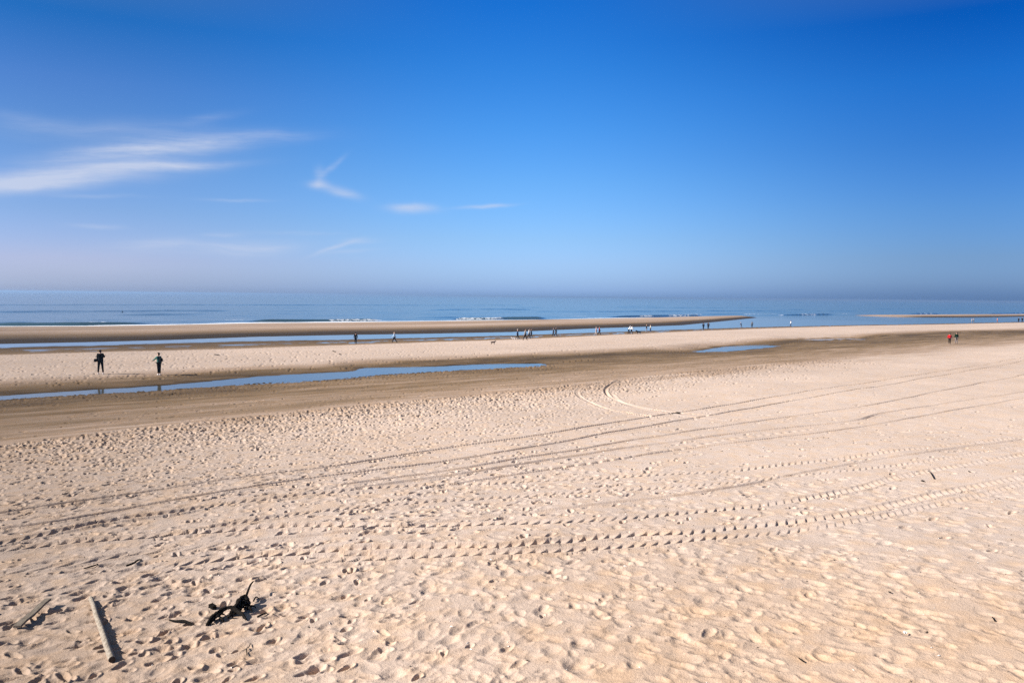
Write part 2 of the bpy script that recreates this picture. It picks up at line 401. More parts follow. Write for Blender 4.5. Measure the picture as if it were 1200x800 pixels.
    track([(830, 486), (800, 483.5), (760, 478.5), (733, 472), (714, 463.5), (710, 455.5), (722, 447.5), (743, 443), (775, 440)], .18, 'line', .042, fade=.25)
    track([(850, 492), (800, 487), (770, 482.5), (738, 475), (724, 468), (716, 460)], .2, 'line', .016)
    # where wheels rolled the little clods are pressed flat
    Z = Z + DZ + DF * (1 - TR)
    # wetness
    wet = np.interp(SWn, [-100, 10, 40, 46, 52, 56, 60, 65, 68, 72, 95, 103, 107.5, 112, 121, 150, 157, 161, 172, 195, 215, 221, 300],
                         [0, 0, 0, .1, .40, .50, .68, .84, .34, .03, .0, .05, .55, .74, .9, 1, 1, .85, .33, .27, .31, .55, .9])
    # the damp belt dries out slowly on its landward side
    drying_vignette = np.interp(SWn, [-60, 8, 30, 44], [.0, .0, .03, .06]) + .10 * (1 - sstep(-.62, -.22, P)) * dry  # left term: damper sand, with lens vignette painted in as wetness
    wet = np.maximum(wet, drying_vignette)
    for lo, hi, zw in POOLS:
        t0, t1 = lo[0][0], lo[0][-1]; tc = np.clip(T, t0, t1); l_, h_ = np.interp(tc, *lo), np.interp(tc, *hi)
        over = np.maximum(np.maximum(t0 - T, T - t1), 0)
        if lo is TRLO: over = np.where(T < t0, 0, over)
        d = np.hypot(np.maximum(np.maximum(l_ - S, S - h_), 0), over * .5)
        wet = np.maximum(wet, (.95 if lo is TRLO else .85) * (1 - sstep(.0, 2.6, d + 1.2 * vnoise(T / 1.5, S / .6, 12))))
    wet = np.clip(wet + .26 * wetz * vnoise(T / 7, S / .7, 14) + .16 * wetz * vnoise(T / 1.6, S / .35, 17) + .10 * dry * vnoise(T / 16, S / 4, 13) * sstep(20, 48, SW), 0, 1)
    wet = np.clip(wet + sstep(158, 166, SW) * (1 - sstep(214, 222, SW)) * .35 * vnoise(T / 60, SW / 9, 15), 0, 1)
    tone_vignette = 1 + .10 * vnoise(X / 11, Y / 8, 16) - .31 * (1 - sstep(-.68, -.08, P))  # random blotches, plus lens vignette painted as darker sand toward the left
    me = grid_mesh('beach', X, Y, Z, {'wet': wet, 'tone_vignette': tone_vignette, 'loose': np.clip((1 - sstep(9, 21, R)) * (.5 + sstep(-.3, .6, P)) + .3 * vnoise(X / 5, Y / 4, 18), 0, 1)})
    o = bpy.data.objects.new('beach', me); link(o); me.materials.append(sand_material())
    tag(o, kind='structure')
    def height(x, y):
        a = math.atan2(x, y); d = math.hypot(x, y)
        i = min(max(np.searchsorted(r, d) - 1, 0), len(r) - 2); j = min(max(np.searchsorted(ph, a) - 1, 0), len(ph) - 2)
        fi = min(max((d - r[i]) / (r[i + 1] - r[i]), 0), 1); fj = (a - ph[j]) / (ph[j + 1] - ph[j])
        return float((Z[i, j] * (1 - fi) + Z[i + 1, j] * fi) * (1 - fj) + (Z[i, j + 1] * (1 - fi) + Z[i + 1, j + 1] * fi) * fj)
    return height
height = beach()
def spot(px, py):
    x, y = at(px, py); return x, y, height(x, y)

# ------------------------------------------------------------------ water
def pool(name, lo, hi, zw, mt):
    t0, t1 = lo[0][0] - 1, lo[0][-1] + 1
    if lo is TRLO: t0 -= 25
    t = np.arange(t0, t1, .25); l_, h_ = np.interp(t, *lo) - .9, np.interp(t, *hi) + .7
    k = np.linspace(0, 1, 12)[:, None]
    S = l_ * (1 - k) + h_ * k; T = np.broadcast_to(t, S.shape)
    X, Y = xy(T, S)
    me = grid_mesh(name, X, Y, np.full_like(X, zw)); me.flip_normals()
    o = bpy.data.objects.new(name, me); link(o); me.materials.append(mt); tag(o, kind='structure')
m_pool = water_material('pool_water', (.075, .07, .055), .07, 2.2, .009)
pool('tide_pool_water', TRLO, TRHI, 1.5, m_pool)
pool('small_pool_water', P2LO, P2HI, 1.35, m_pool)
_t = np.arange(-40, 330, 4.)
def _sw(t, k): a, b = ip(E_W2, t), ip(E_CL, t); b = np.maximum(b, a + .8); return a + (b - a) * (k - 107) / 14
pool('ripple_water', (_t, _sw(_t, 108.2) + .9), (_t, _sw(_t, 113.5) - .7), .435, m_pool)
pool('far_pool_water', P3LO, P3HI, 1.25, m_pool)

def sea():
    p = np.concatenate([np.arange(95, 48, -.5), np.arange(48, 12, -.10), np.arange(12, 2, -.12), np.geomspace(2, .18, 26)])
    r = 8 * 933 / p
    ph = np.concatenate([np.arange(-1.25, -.66, .01), np.arange(-.66, .66, 1.25 / 933), np.arange(.66, 1.25, .01)])
    R, P = np.meshgrid(r, ph, indexing='ij'); X = R * np.sin(P); Y = R * np.cos(P)
    T, S = ts(X, Y); D = S - ip(E_F, T); SW = warp(T, S)
    gt = E_GAP[0]; gap = sstep(gt[0] - 20, gt[1], T) * (1 - sstep(gt[2], gt[3] + 60, T))
    far = 1 - sstep(300, 1100, R)
    sea_ = sstep(-2, 3, D)
    Z = np.zeros_like(X); foam = np.zeros_like(X)
    jit = 7 * vnoise(T / 38, D / 1e6 + .3, 21) + 2.5 * vnoise(T / 9, D / 1e6 + .3, 22)
    for k, (c, w, h, L, sd) in enumerate(((9, 1.8, .70, 34, 31), (30, 3.4, .26, 40, 32), (58, 4.5, .24, 60, 33), (95, 4.5, .42, 40, 34), (150, 5.5, .5, 55, 35), (225, 7, .5, 60, 36), (320, 9, .55, 80, 37))):
        msk = sstep(-.02, .16, vnoise(T / L + sd, D / 1e6 + .2, sd)) 
        x = (D - c - jit * (1 + k * .6)) 
        prof = np.exp(-(np.where(x < 0, x / (w * .55), x / (w * 1.5))) ** 2)
        Z += h * msk * prof * sea_
        if k < 3:
            m2 = sstep(.12, .24, vnoise(T / (L * .35) + sd * 2, D / 1e6 + .4, sd + 20) + (.10 if k == 0 else (-.03 + .16 * sstep(gt[0] - 40, gt[1], T))))
            foam = np.maximum(foam, (.55 - .05 * k) * m2 * np.exp(-((x + w * .4) / (w * .9)) ** 2) * sea_)
    wd = 4.2 + 7.5 * vnoise(T / 22, D / 1e6 + .5, 41)
    foam = np.maximum(foam, .72 * sstep(-3.5, -.5, D) * (1 - sstep(wd * .6, wd * 1.15, D)) * (1 - .75 * gap))
    Z += far * sea_ * (.24 * vnoise(T / 26, S / 6.5, 24) + .10 * vnoise(T / 7, S / 2.4, 25))
    calm = 1 - sstep(200, 226, SW)
    calm = calm * (1 - .45 * gap)
    me = grid_mesh('sea', X, Y, Z, {'foam': foam, 'calm': calm})
    o = bpy.data.objects.new('sea', me); link(o)
    me.materials.append(water_material('sea_water', (.035, .075, .10), .14, .5, .085, (3.2, 1, 1), True, math.atan2(ST.y, ST.x))); tag(o, kind='structure')
sea()
# shallow water lying in the hollows of the low flat, in front of the channel
def flat_water():
    pass

# ------------------------------------------------------------------ sky and light
w = bpy.data.worlds.new("World"); sc.world = w; w.use_nodes = True
SUN_EL, SUN_ROT = math.radians(31), math.radians(255)
EXPO = .95
def build_world():
    n = w.node_tree.nodes; l = w.node_tree.links; bg = n['Background']
    sky = n.new('ShaderNodeTexSky'); sky.sky_type = 'NISHITA'; sky.sun_disc = False
    sky.sun_elevation = SUN_EL; sky.sun_rotation = SUN_ROT
    bg.inputs[1].default_value = .1
    tc = n.new('ShaderNodeTexCoord'); sx = n.new('ShaderNodeSeparateXYZ'); l.new(tc.outputs['Generated'], sx.inputs[0])
    X, Y, Z = sx.outputs
    zc = math_(n, l, 'MAXIMUM', Z, 0.0); el = math_(n, l, 'SQRT', zc)
    hx = math_(n, l, 'MULTIPLY', X, X); hy = math_(n, l, 'MULTIPLY', Y, Y); hh = math_(n, l, 'SQRT', math_(n, l, 'ADD', hx, hy))
    az = math_(n, l, 'DIVIDE', X, math_(n, l, 'MAXIMUM', hh, .001))
    # clear deep-blue air: colour filter by height above the horizon, for three compass bearings
    nish = {-33: SKY_N[0], 0: SKY_N[1], 33: SKY_N[2]}
    k = 2 ** EXPO
    outs = []
    for ci, az0 in enumerate((-33, 0, 33)):
        ramp = n.new('ShaderNodeValToRGB'); l.new(el, ramp.inputs[0]); e = ramp.color_ramp.elements
        st = []
        for (elv, col) in SKY_T[ci]:
            nz = [np.interp(elv, SKY_E, [q[c] for q in nish[az0]]) for c in range(3)]
            f = [min(((v / 255) ** 2.2 if v > 10 else 0) / k / nz[c] / 3.0, 1) for c, v in enumerate(col)]
            st.append((math.sqrt(max(math.sin(math.radians(elv)), 0)), f))
        st.append((.70, [.155, .155, .155])); st.append((1.0, [.15, .15, .15]))
        e[0].position = st[0][0]; e[0].color = (*st[0][1], 1); e[1].position = st[-1][0]; e[1].color = (*st[-1][1], 1)
        for p_, f in st[1:-1]:
            q = e.new(p_); q.color = (*f, 1)
        outs.append(ramp.outputs[0])
    a1 = N(n, 'ShaderNodeMapRange'); l.new(az, a1.inputs[0]); a1.inputs[1].default_value = -.537; a1.inputs[2].default_value = 0
    a2 = N(n, 'ShaderNodeMapRange'); l.new(az, a2.inputs[0]); a2.inputs[1].default_value = 0; a2.inputs[2].default_value = .537; a1.interpolation_type = 'SMOOTHSTEP'; a2.interpolation_type = 'SMOOTHSTEP'
    m1 = N(n, 'ShaderNodeMix', data_type='RGBA'); l.new(a1.outputs[0], m1.inputs[0]); l.new(outs[0], m1.inputs[6]); l.new(outs[1], m1.inputs[7])
    m2 = N(n, 'ShaderNodeMix', data_type='RGBA'); l.new(a2.outputs[0], m2.inputs[0]); l.new(m1.outputs[2], m2.inputs[6]); l.new(outs[2], m2.inputs[7])
    mu = N(n, 'ShaderNodeVectorMath', operation='MULTIPLY'); l.new(sky.outputs[0], mu.inputs[0]); l.new(m2.outputs[2], mu.inputs[1])
    sc3 = N(n, 'ShaderNodeVectorMath', operation='SCALE'); l.new(mu.outputs[0], sc3.inputs[0]); sc3.inputs['Scale'].default_value = 3.0
    # cirrus: wisps given by bearing and height (tangent coordinates of the sky)
    yy = math_(n, l, 'MAXIMUM', Y, .02)
    ca = math_(n, l, 'DIVIDE', X, yy); cb = math_(n, l, 'DIVIDE', Z, yy)
    cv = n.new('ShaderNodeCombineXYZ'); l.new(ca, cv.inputs[0]); l.new(cb, cv.inputs[1])
    dn = n.new('ShaderNodeTexNoise'); dn.inputs['Scale'].default_value = 9; dn.inputs['Detail'].default_value = 4; l.new(cv.outputs[0], dn.inputs['Vector'])
    dv = N(n, 'ShaderNodeVectorMath', operation='MULTIPLY_ADD'); l.new(dn.outputs['Color'], dv.inputs[0]); dv.inputs[1].default_value = (.05, .018, 0)
    l.new(cv.outputs[0], dv.inputs[2])
    fib = n.new('ShaderNodeTexNoise'); fib.inputs['Scale'].default_value = 1; fib.inputs['Detail'].default_value = 7; fib.inputs['Roughness'].default_value = .72
    fm = n.new('ShaderNodeMapping'); l.new(dv.outputs[0], fm.inputs[0]); fm.inputs['Rotation'].default_value = (0, 0, .10); fm.inputs['Scale'].default_value = (8, 95, 1)
    l.new(fm.outputs[0], fib.inputs['Vector'])
    fr = N(n, 'ShaderNodeMapRange'); l.new(fib.outputs[0], fr.inputs[0]); fr.inputs[1].default_value = .34; fr.inputs[2].default_value = .66
    total = None
    for (px, py, L, H, rot, s, fibk) in CLOUDS:
        d = ray(px, py); a0, b0 = d.x / d.y, d.z / d.y
        mp = n.new('ShaderNodeMapping'); mp.vector_type = 'TEXTURE'
        l.new(dv.outputs[0], mp.inputs[0]); mp.inputs['Location'].default_value = (a0 + .025, b0 + .009, 0)
        mp.inputs['Rotation'].default_value = (0, 0, math.radians(rot)); mp.inputs['Scale'].default_value = (L / 933, H / 933, 1)
        ln = N(n, 'ShaderNodeVectorMath', operation='DOT_PRODUCT'); l.new(mp.outputs[0], ln.inputs[0]); l.new(mp.outputs[0], ln.inputs[1])
        g = math_(n, l, 'POWER', 2.718, math_(n, l, 'MULTIPLY', ln.outputs['Value'], -1.6))
        fk = math_(n, l, 'MULTIPLY_ADD', fr.outputs[0], fibk, 1 - fibk)
        g2 = math_(n, l, 'MULTIPLY', math_(n, l, 'MULTIPLY', g, s), fk)
        total = g2 if total is None else math_(n, l, 'ADD', total, g2)
    total = math_(n, l, 'MULTIPLY', total, math_(n, l, 'GREATER_THAN', Y, .03))
    tcl = math_(n, l, 'MINIMUM', total, .8)
    mc = N(n, 'ShaderNodeMix', data_type='RGBA'); l.new(tcl, mc.inputs[0]); l.new(sc3.outputs[0], mc.inputs[6])
    mc.inputs[7].default_value = (*[v / k * 10 for v in (.62, .68, .84)], 1)
    l.new(mc.outputs[2], bg.inputs[0])
SKY_E = [.3, 1, 2, 4, 8, 12, 16, 21]
SKY_N = [[[.3528,.3172,.2246],[.4118,.3765,.2648],[.4733,.4633,.3411],[.4581,.5239,.4683],[.3413,.4572,.5365],[.2669,.3804,.5108],[.2201,.3232,.469],[.1816,.2719,.4187]],
 [[.2984,.2855,.213],[.3501,.336,.2464],[.4131,.4207,.3195],[.4057,.4775,.4338],[.2965,.4093,.4885],[.2243,.3303,.452],[.1786,.2718,.403],[.1423,.2213,.3486]],
 [[.3598,.3542,.2714],[.4303,.4198,.3133],[.535,.5576,.4317],[.5204,.6193,.5664],[.3712,.5185,.6247],[.2744,.4087,.5639],[.214,.3292,.4907],[.1647,.259,.4101]]]
def elev(px, py): return math.degrees(math.asin(max(ray(px, py).z, 0)))
SKY_T = [[(elev(5, y), c) for y, c in ((341, (158, 172, 204)), (331, (163, 176, 206)), (300, (174, 184, 217)), (240, (140, 175, 224)), (150, (104, 152, 216)), (80, (82, 133, 208)), (0, (41, 111, 192)))],
         [(elev(600, y), c) for y, c in ((346.5, (136, 170, 217)), (339, (145, 177, 223)), (310, (160, 196, 238)), (280, (149, 198, 247)), (215, (110, 178, 250)), (150, (79, 155, 240)), (80, (54, 133, 225)), (2, (32, 113, 210)))],
         [(elev(1190, y), c) for y, c in ((353, (94, 127, 174)), (345, (100, 131, 176)), (331, (113, 144, 186)), (318, (120, 155, 198)), (300, (118, 156, 201)), (240, (94, 150, 214)), (160, (60, 128, 212)), (80, (36, 113, 206)), (3, (14, 91, 186)))]]
#          px   py   half-length half-height  tilt  strength  fibre
CLOUDS = [(130, 190, 150, 20, 5, .30, .5), (70, 207, 125, 14, 4, .80, .40), (5, 216, 80, 11, 2, .65, .3), (195, 194, 95, 6, 2, .6, .5), (150, 178, 110, 10, 4, .55, .6), (230, 165, 120, 11, 3, .50, .6),
          (120, 152, 150, 14, 0, .22, .6), (240, 138, 46, 7, 10, .16, .6), (30, 140, 60, 9, -5, .18, .6), (320, 160, 60, 8, -2, .15, .8),
          (372, 219, 17, 6, 0, .6, .4), (402, 226, 24, 6, -12, .65, .4), (376, 208, 8, 12, -20, .35, .6), (392, 197, 22, 3.5, 40, .28, .6),
          (484, 245, 30, 6, -3, .9, .5), (570, 243.5, 34, 2.6, 4, .55, .3), (396, 290, 32, 3, 19, .45, .4), (425, 282, 26, 4, 3, .35, .6), (410, 295, 40, 3, 6, .25, .6),
          (190, 288, 60, 9, 0, .45, .7), (290, 289, 65, 10, 2, .55, .7), (262, 274, 24, 3.5, 5, .3, .6), (115, 265, 34, 3.4, -2, .30, .5), (275, 234, 40, 2.4, -2, .25, .5), (110, 229, 60, 3, 0, .2, .6), (350, 272, 60, 3, -2, .18, .7),
          (110, 305, 200, 22, 0, .16, .4)]
build_world()
sd = bpy.data.lights.new('sun', 'SUN'); sd.energy = 4.9; sd.angle = math.radians(.55); sd.color = (1, .955, .89)
so = bpy.data.objects.new('sun', sd); C.objects.link(so)
az = SUN_ROT; sdir = Vector((math.sin(az) * math.cos(SUN_EL), math.cos(az) * math.cos(SUN_EL), math.sin(SUN_EL)))
so.rotation_euler = sdir.to_track_quat('Z', 'Y').to_euler(); so.location = (0, 0, 60)

# ------------------------------------------------------------------ haze
def haze():
    me = bpy.data.meshes.new('haze')
    x0, x1, y0, y1, z0, z1 = -46000, 46000, -400, 46000, -9.8, 10.5
    v = [(x, y, z) for z in (z0, z1) for x, y in ((x0, y0), (x1, y0), (x1, y1), (x0, y1))]
    me.from_pydata(v, [], [(3, 2, 1, 0), (4, 5, 6, 7), (0, 1, 5, 4), (1, 2, 6, 5), (2, 3, 7, 6), (3, 0, 4, 7)])
    o = bpy.data.objects.new('haze', me); link(o); tag(o, kind='stuff', label='pale blue sea haze over the beach and water', cat='haze')
    m = bpy.data.materials.new('haze'); m.use_nodes = True; n = m.node_tree.nodes; l = m.node_tree.links
    n.remove(n['Principled BSDF']); vo = n.new('ShaderNodeVolumePrincipled')
    vo.inputs['Color'].default_value = (.36, .54, .80, 1); vo.inputs['Density'].default_value = 1 / 4500.; vo.inputs['Anisotropy'].default_value = .3
    l.new(vo.outputs[0], n['Material Output'].inputs['Volume']); me.materials.append(m)
haze()

# ------------------------------------------------------------------ driftwood
def tube(name, pts, radii, mt, parent=None, seg=14, knobs=.12, seed=0, flat=1.0):
    """one gnarled tapering limb along pts"""
    rs = np.random.default_rng(seed); P = [Vector(q) for q in pts]
    fine = []; fr = []
    for i in range(len(P) - 1):
        a = P[max(i - 1, 0)]; b = P[i]; c = P[i + 1]; d = P[min(i + 2, len(P) - 1)]
        for k in range(8):
            u = k / 8
            fine.append(.5 * ((2 * b) + (c - a) * u + (2 * a - 5 * b + 4 * c - d) * u * u + (3 * b - a - 3 * c + d) * u ** 3)); fr.append(radii[i] * (1 - u) + radii[i + 1] * u)
    fine.append(P[-1]); fr.append(radii[-1])
    vs = []; fs = []
    ridge = [1 + knobs * rs.normal() for _ in range(seg)]
    for i, (p, r) in enumerate(zip(fine, fr)):
        t = (fine[min(i + 1, len(fine) - 1)] - fine[max(i - 1, 0)]).normalized()
        s = t.cross(Vector((0, 0, 1)))
        s = s.normalized() if s.length > .05 else Vector((1, 0, 0)); u = s.cross(t).normalized()
        for k in range(seg):
            a = 2 * PI * k / seg; rr = r * ridge[k] * (1 + knobs * .5 * rs.normal())
            vs.append(p + s * math.cos(a) * rr + u * math.sin(a) * rr * flat)
    for i in range(len(fine) - 1):
        for k in range(seg):
            a = i * seg + k; b = i * seg + (k + 1) % seg; fs.append((a, b, b + seg, a + seg))
    n0 = len(vs); vs.append(fine[0] - (fine[1] - fine[0]).normalized() * fr[0] * .15); vs.append(fine[-1] + (fine[-1] - fine[-2]).normalized() * fr[-1] * .15)
    L = (len(fine) - 1) * seg
    for k in range(seg):
        fs.append((n0, (k + 1) % seg, k)); fs.append((n0 + 1, L + k, L + (k + 1) % seg))
    me = bpy.data.meshes.new(name); me.from_pydata([tuple(v) for v in vs], [], fs); me.materials.append(mt)
    for p in me.polygons: p.use_smooth = len(p.vertices) == 4
    o = bpy.data.objects.new(name, me); link(o, parent); return o
def wood(name, c1, c2, rough=.85):
    m, n, l, b = mat(name)
    tc = n.new('ShaderNodeTexCoord'); mp = n.new('ShaderNodeMapping'); l.new(tc.outputs['Object'], mp.inputs[0]); mp.inputs['Scale'].default_value = (14, 3, 14)
    t = n.new('ShaderNodeTexNoise'); t.inputs['Scale'].default_value = 3; t.inputs['Detail'].default_value = 8; t.inputs['Roughness'].default_value = .7; l.new(mp.outputs[0], t.inputs['Vector'])
    r = n.new('ShaderNodeValToRGB'); l.new(t.outputs[0], r.inputs[0]); e = r.color_ramp.elements
    e[0].position = .35; e[0].color = (*c1, 1); e[1].position = .65; e[1].color = (*c2, 1)
    l.new(r.outputs[0], b.inputs['Base Color']); b.inputs['Roughness'].default_value = rough; b.inputs['Specular IOR Level'].default_value = .08
    bp = n.new('ShaderNodeBump'); bp.inputs['Distance'].default_value = .01; bp.inputs['Strength'].default_value = .7
    l.new(t.outputs[0], bp.inputs['Height']); l.new(bp.outputs[0], b.inputs['Normal']); return m
M_pale = wood('weathered_wood', (.14, .11, .082), (.38, .325, .26)); M_grey = wood('grey_wood', (.10, .08, .06), (.20, .165, .13)); M_char = wood('blackened_wood', (.004, .0035, .003), (.016, .012, .009))
M_cut = wood('cut_wood', (.03, .022, .016), (.08, .06, .045))

def local(root, q):     # world -> local point for an unrotated root
    return Vector(q) - root.location
def pole():
    a, b = spot(106.5, 702), spot(131, 775)
    ra = empty('driftwood_pole', (a[0], a[1], a[2]))
    A = Vector((0, 0, .045)); Bp = Vector((b[0] - a[0], b[1] - a[1], b[2] - a[2] + .055))
    n_ = 6; pts = [A + (Bp - A) * (i / n_) + Vector((0, 0, .004 * math.sin(i * 1.9))) + Vector((.004 * math.sin(i * 2.3), 0, 0)) for i in range(n_ + 1)]
    tube('shaft', pts, [.038 + .008 * i / n_ for i in range(n_ + 1)], M_pale, ra, 16, .035, 3)
    d = (pts[-1] - pts[-2]).normalized(); cap = [pts[-1] + d * .004, pts[-1] + d * .014]
    tube('cut_end', cap, [.0455, .043], M_cut, ra, 16, .03, 4)
    tag(ra, 'long pale weathered pole lying on the trampled sand, sunlit on its left side', 'driftwood')
pole()
def plank():
    a, b = spot(20, 736), spot(57, 709)
    ra = empty('driftwood_plank', (a[0], a[1], a[2]))
    A = Vector((0, 0, .03)); B = Vector((b[0] - a[0], b[1] - a[1], b[2] - a[2] + .10)); d = (B - A); L = d.length; d.normalize()
    s = d.cross(Vector((0, 0, 1))).normalized(); u = s.cross(d)
    vs = []; fs = []; n_ = 10
    for i in range(n_ + 1):
        k = i / n_; wd = .062 * (1 - .25 * k) * (1 + .05 * math.sin(i * 2.1)); p = A + d * L * k + u * (.008 * math.sin(i))
        for x, z in ((-wd, 0), (-wd * .96, .035), (wd * .96, .04), (wd, .003)): vs.append(p + s * x + u * z)
    for i in range(n_):
        for k in range(4): a0 = i * 4 + k; b0 = i * 4 + (k + 1) % 4; fs.append((a0, a0 + 4, b0 + 4, b0))
    fs += [(0, 1, 2, 3), tuple(n_ * 4 + q for q in (3, 2, 1, 0))]
    me = bpy.data.meshes.new('board'); me.from_pydata([tuple(v) for v in vs], [], fs); me.materials.append(M_grey)
    link(bpy.data.objects.new('board', me), ra)
    me.update()
    tag(ra, 'short grey-brown plank half sunk in the sand left of the pale pole', 'driftwood')
plank()
def root_():
    # main arm from lower left up to the knot, forked pieces to the right
    o = spot(275, 716); R0 = empty('driftwood_root', o)
    def w(px, py, dz): x, y, z = spot(px, py); return Vector((x - o[0], y - o[1], z - o[2] + dz))
    tube('limb', [w(243, 733, .03), w(250, 727.5, .08), (w(262, 722, .11)), w(272, 721.5, .12), w(283, 724, .07), w(289, 727.5, .02)], [.03, .05, .035, .034, .032, .014], M_char, R0, 14, .26, 5, .7)
    tube('trunk_knot', [w(272, 722, .05), w(279, 717, .12), w(286, 713, .14), w(292, 716.5, .06)], [.035, .062, .06, .02], M_char, R0, 14, .3, 6)
    tube('branch', [w(286, 713, .12), w(289, 707.5, .16), w(293, 701, .20), w(297, 697, .22)], [.04, .022, .018, .012], M_char, R0, 10, .1, 7)
    tube('branch', [w(297, 706, .03), w(300, 703, .04), w(304, 701.5, .03)], [.015, .012, .008], M_char, R0, 8, .1, 8)
    rs = random.Random(8)
    for k in range(9):
        px = 250 + 42 * rs.random(); py = 726 - 10 * (px - 250) / 42 + rs.uniform(-2.5, 3); a = rs.uniform(-1.2, 1.8)
        q = w(px, py, rs.uniform(.03, .06)); L = rs.uniform(.08, .17)
        tube('splinter', [q, q + Vector((math.cos(a) * L * .5, math.sin(a) * L * .5, rs.uniform(0, .04))), q + Vector((math.cos(a) * L, math.sin(a) * L, -.03))], [.026, .018, .005], M_char, R0, 7, .2, 20 + k)
    tag(R0, 'blackened twisted root with a forked branch sticking up, resting on footprinted sand', 'driftwood')
root_()
def block():
    x, y, z = spot(249, 711)
    import bmesh
    bm = bmesh.new(); bmesh.ops.create_cube(bm, size=1); rs = random.Random(4)
    bmesh.ops.subdivide_edges(bm, edges=bm.edges[:], cuts=2, use_grid_fill=True)
    for v in bm.verts: v.co = Vector((v.co.x * .11, v.co.y * .075, v.co.z * .07)) + Vector((rs.uniform(-.006, .006), rs.uniform(-.006, .006), rs.uniform(-.006, .006)))
    me = bpy.data.meshes.new('charred_block'); bm.to_mesh(me); me.materials.append(M_char)
    o = bpy.data.objects.new('charred_block', me); link(o); o.location = (x, y, z + .03); o.rotation_euler = (.15, .2, -.6)
    tag(o, 'small charred wood block beside the blackened root, up and left of it', 'wood chunk')
block()
def stick(name, pix, rad, label, mt=None, dz=.03, group=None, seed=1):
    q = [spot(*p) for p in pix]; o = Vector(q[0])
    ob = tube(name, [Vector(v) - o + Vector((0, 0, dz if 0 < i < len(q) - 1 else dz * .5)) for i, v in enumerate(q)], rad, mt or M_char, None, 8, .12, seed)
    ob.location = o; tag(ob, label, 'twig', group); return ob
stick('driftwood_stick', [(198, 726.5), (206, 728), (217, 729.5), (228, 731.5)], [.010, .018, .024, .026], 'thin dark stick lying left of the blackened root', seed=2)
stick('driftwood_stick', [(98, 666.5), (106, 665.5), (115, 662.5)], [.01, .016, .012], 'thin dark stick above the pale pole, left one of two in line', seed=3)
stick('driftwood_stick', [(148, 662), (156, 660), (162, 657.5), (166, 655.5)], [.02, .02, .015, .01], 'thin dark stick above the pale pole, right one of two in line', seed=4)
stick('driftwood_stick', [(302, 723.5), (308, 721), (313, 718.5)], [.016, .014, .01], 'short dark twig just right of the blackened root', seed=5)
stick('dry_twig', [(293.5, 754), (291.5, 758.5), (289, 762), (289.5, 767.5)], [.006, .006, .006, .005], 'hair-thin bent twig on the sand below the blackened root', seed=6)
stick('driftwood_stick', [(1135, 552), (1138, 553.5), (1141, 554)], [.012, .018, .010], 'small dark twig by the tread marks at the right, uppermost of three', seed=7)
stick('driftwood_stick', [(1087, 551), (1090, 554), (1095, 560.5)], [.006, .010, .018], 'small bent twig between tread marks at the right, middle of three', seed=8)
stick('driftwood_stick', [(1080, 563), (1083, 563.5)], [.025, .02], 'stubby dark twig between tread marks at the right, lowest of three', seed=9)
stick('driftwood_stick', [(1041, 697), (1043, 698.5), (1045, 699)], [.008, .010, .006], 'tiny dark splinter on dimpled sand, lower right', seed=10)
stick('driftwood_stick', [(1163, 726), (1166, 729.5)], [.009, .012], 'tiny dark splinter right of the white shell', seed=11)
stick('driftwood_stick', [(936, 774), (940, 777), (943, 779)], [.008, .010, .006], 'tiny dark splinter near the bottom edge, right of centre', seed=12)
stick('seaweed_clump', [(787, 485), (790, 483.4), (794, 484), (797, 484.6)], [.02, .05, .045, .02], 'dark clump of weed on the uppermost wheel line', seed=13)
stick('seaweed_clump', [(251, 415.2), (255, 416.2), (257.5, 416.6)], [.04, .08, .05], 'dark clump of weed on the sand bar, right of the woman in green checks', seed=14)
stick('seaweed_clump', [(390, 411.6), (393, 412.4)], [.06, .07], 'small dark weed on the middle sand bar, left one of a pair', seed=15)
stick('seaweed_clump', [(397.5, 415), (399.5, 415.4)], [.05, .06], 'small dark weed on the middle sand bar, right one of a pair', seed=16)
def shell():
    x, y, z = spot(1061, 744.5)
    vs = [(0, 0, .012)]; fs = []; n_ = 18
    for j in range(1, 4):
        for i in range(n_ + 1):
            a = PI * (i / n_) - .0; rr = .034 * j / 3 * (1 + .10 * math.cos(i * PI)); vs.append((rr * math.cos(a) * 1.1, rr * math.sin(a) * 1.3, .012 + .016 * math.sin(PI * j / 3.6)))
    for i in range(n_): fs.append((0, 1 + i, 2 + i))
    for j in range(2):
        for i in range(n_): a = 1 + j * (n_ + 1) + i; fs.append((a, a + n_ + 1, a + n_ + 2, a + 1))
    me = bpy.data.meshes.new('seashell'); me.from_pydata(vs, [], fs); me.materials.append(simple('shell_white', (.8, .78, .7), .5, .05))
    o = bpy.data.objects.new('seashell', me); link(o); o.location = (x, y, z + .02); o.rotation_euler = (.5, .1, .4)
    so_ = o.modifiers.new('s', 'SOLIDIFY'); so_.thickness = .004
    tag(o, 'single white seashell on the dimpled sand at lower right', 'seashell')
shell()
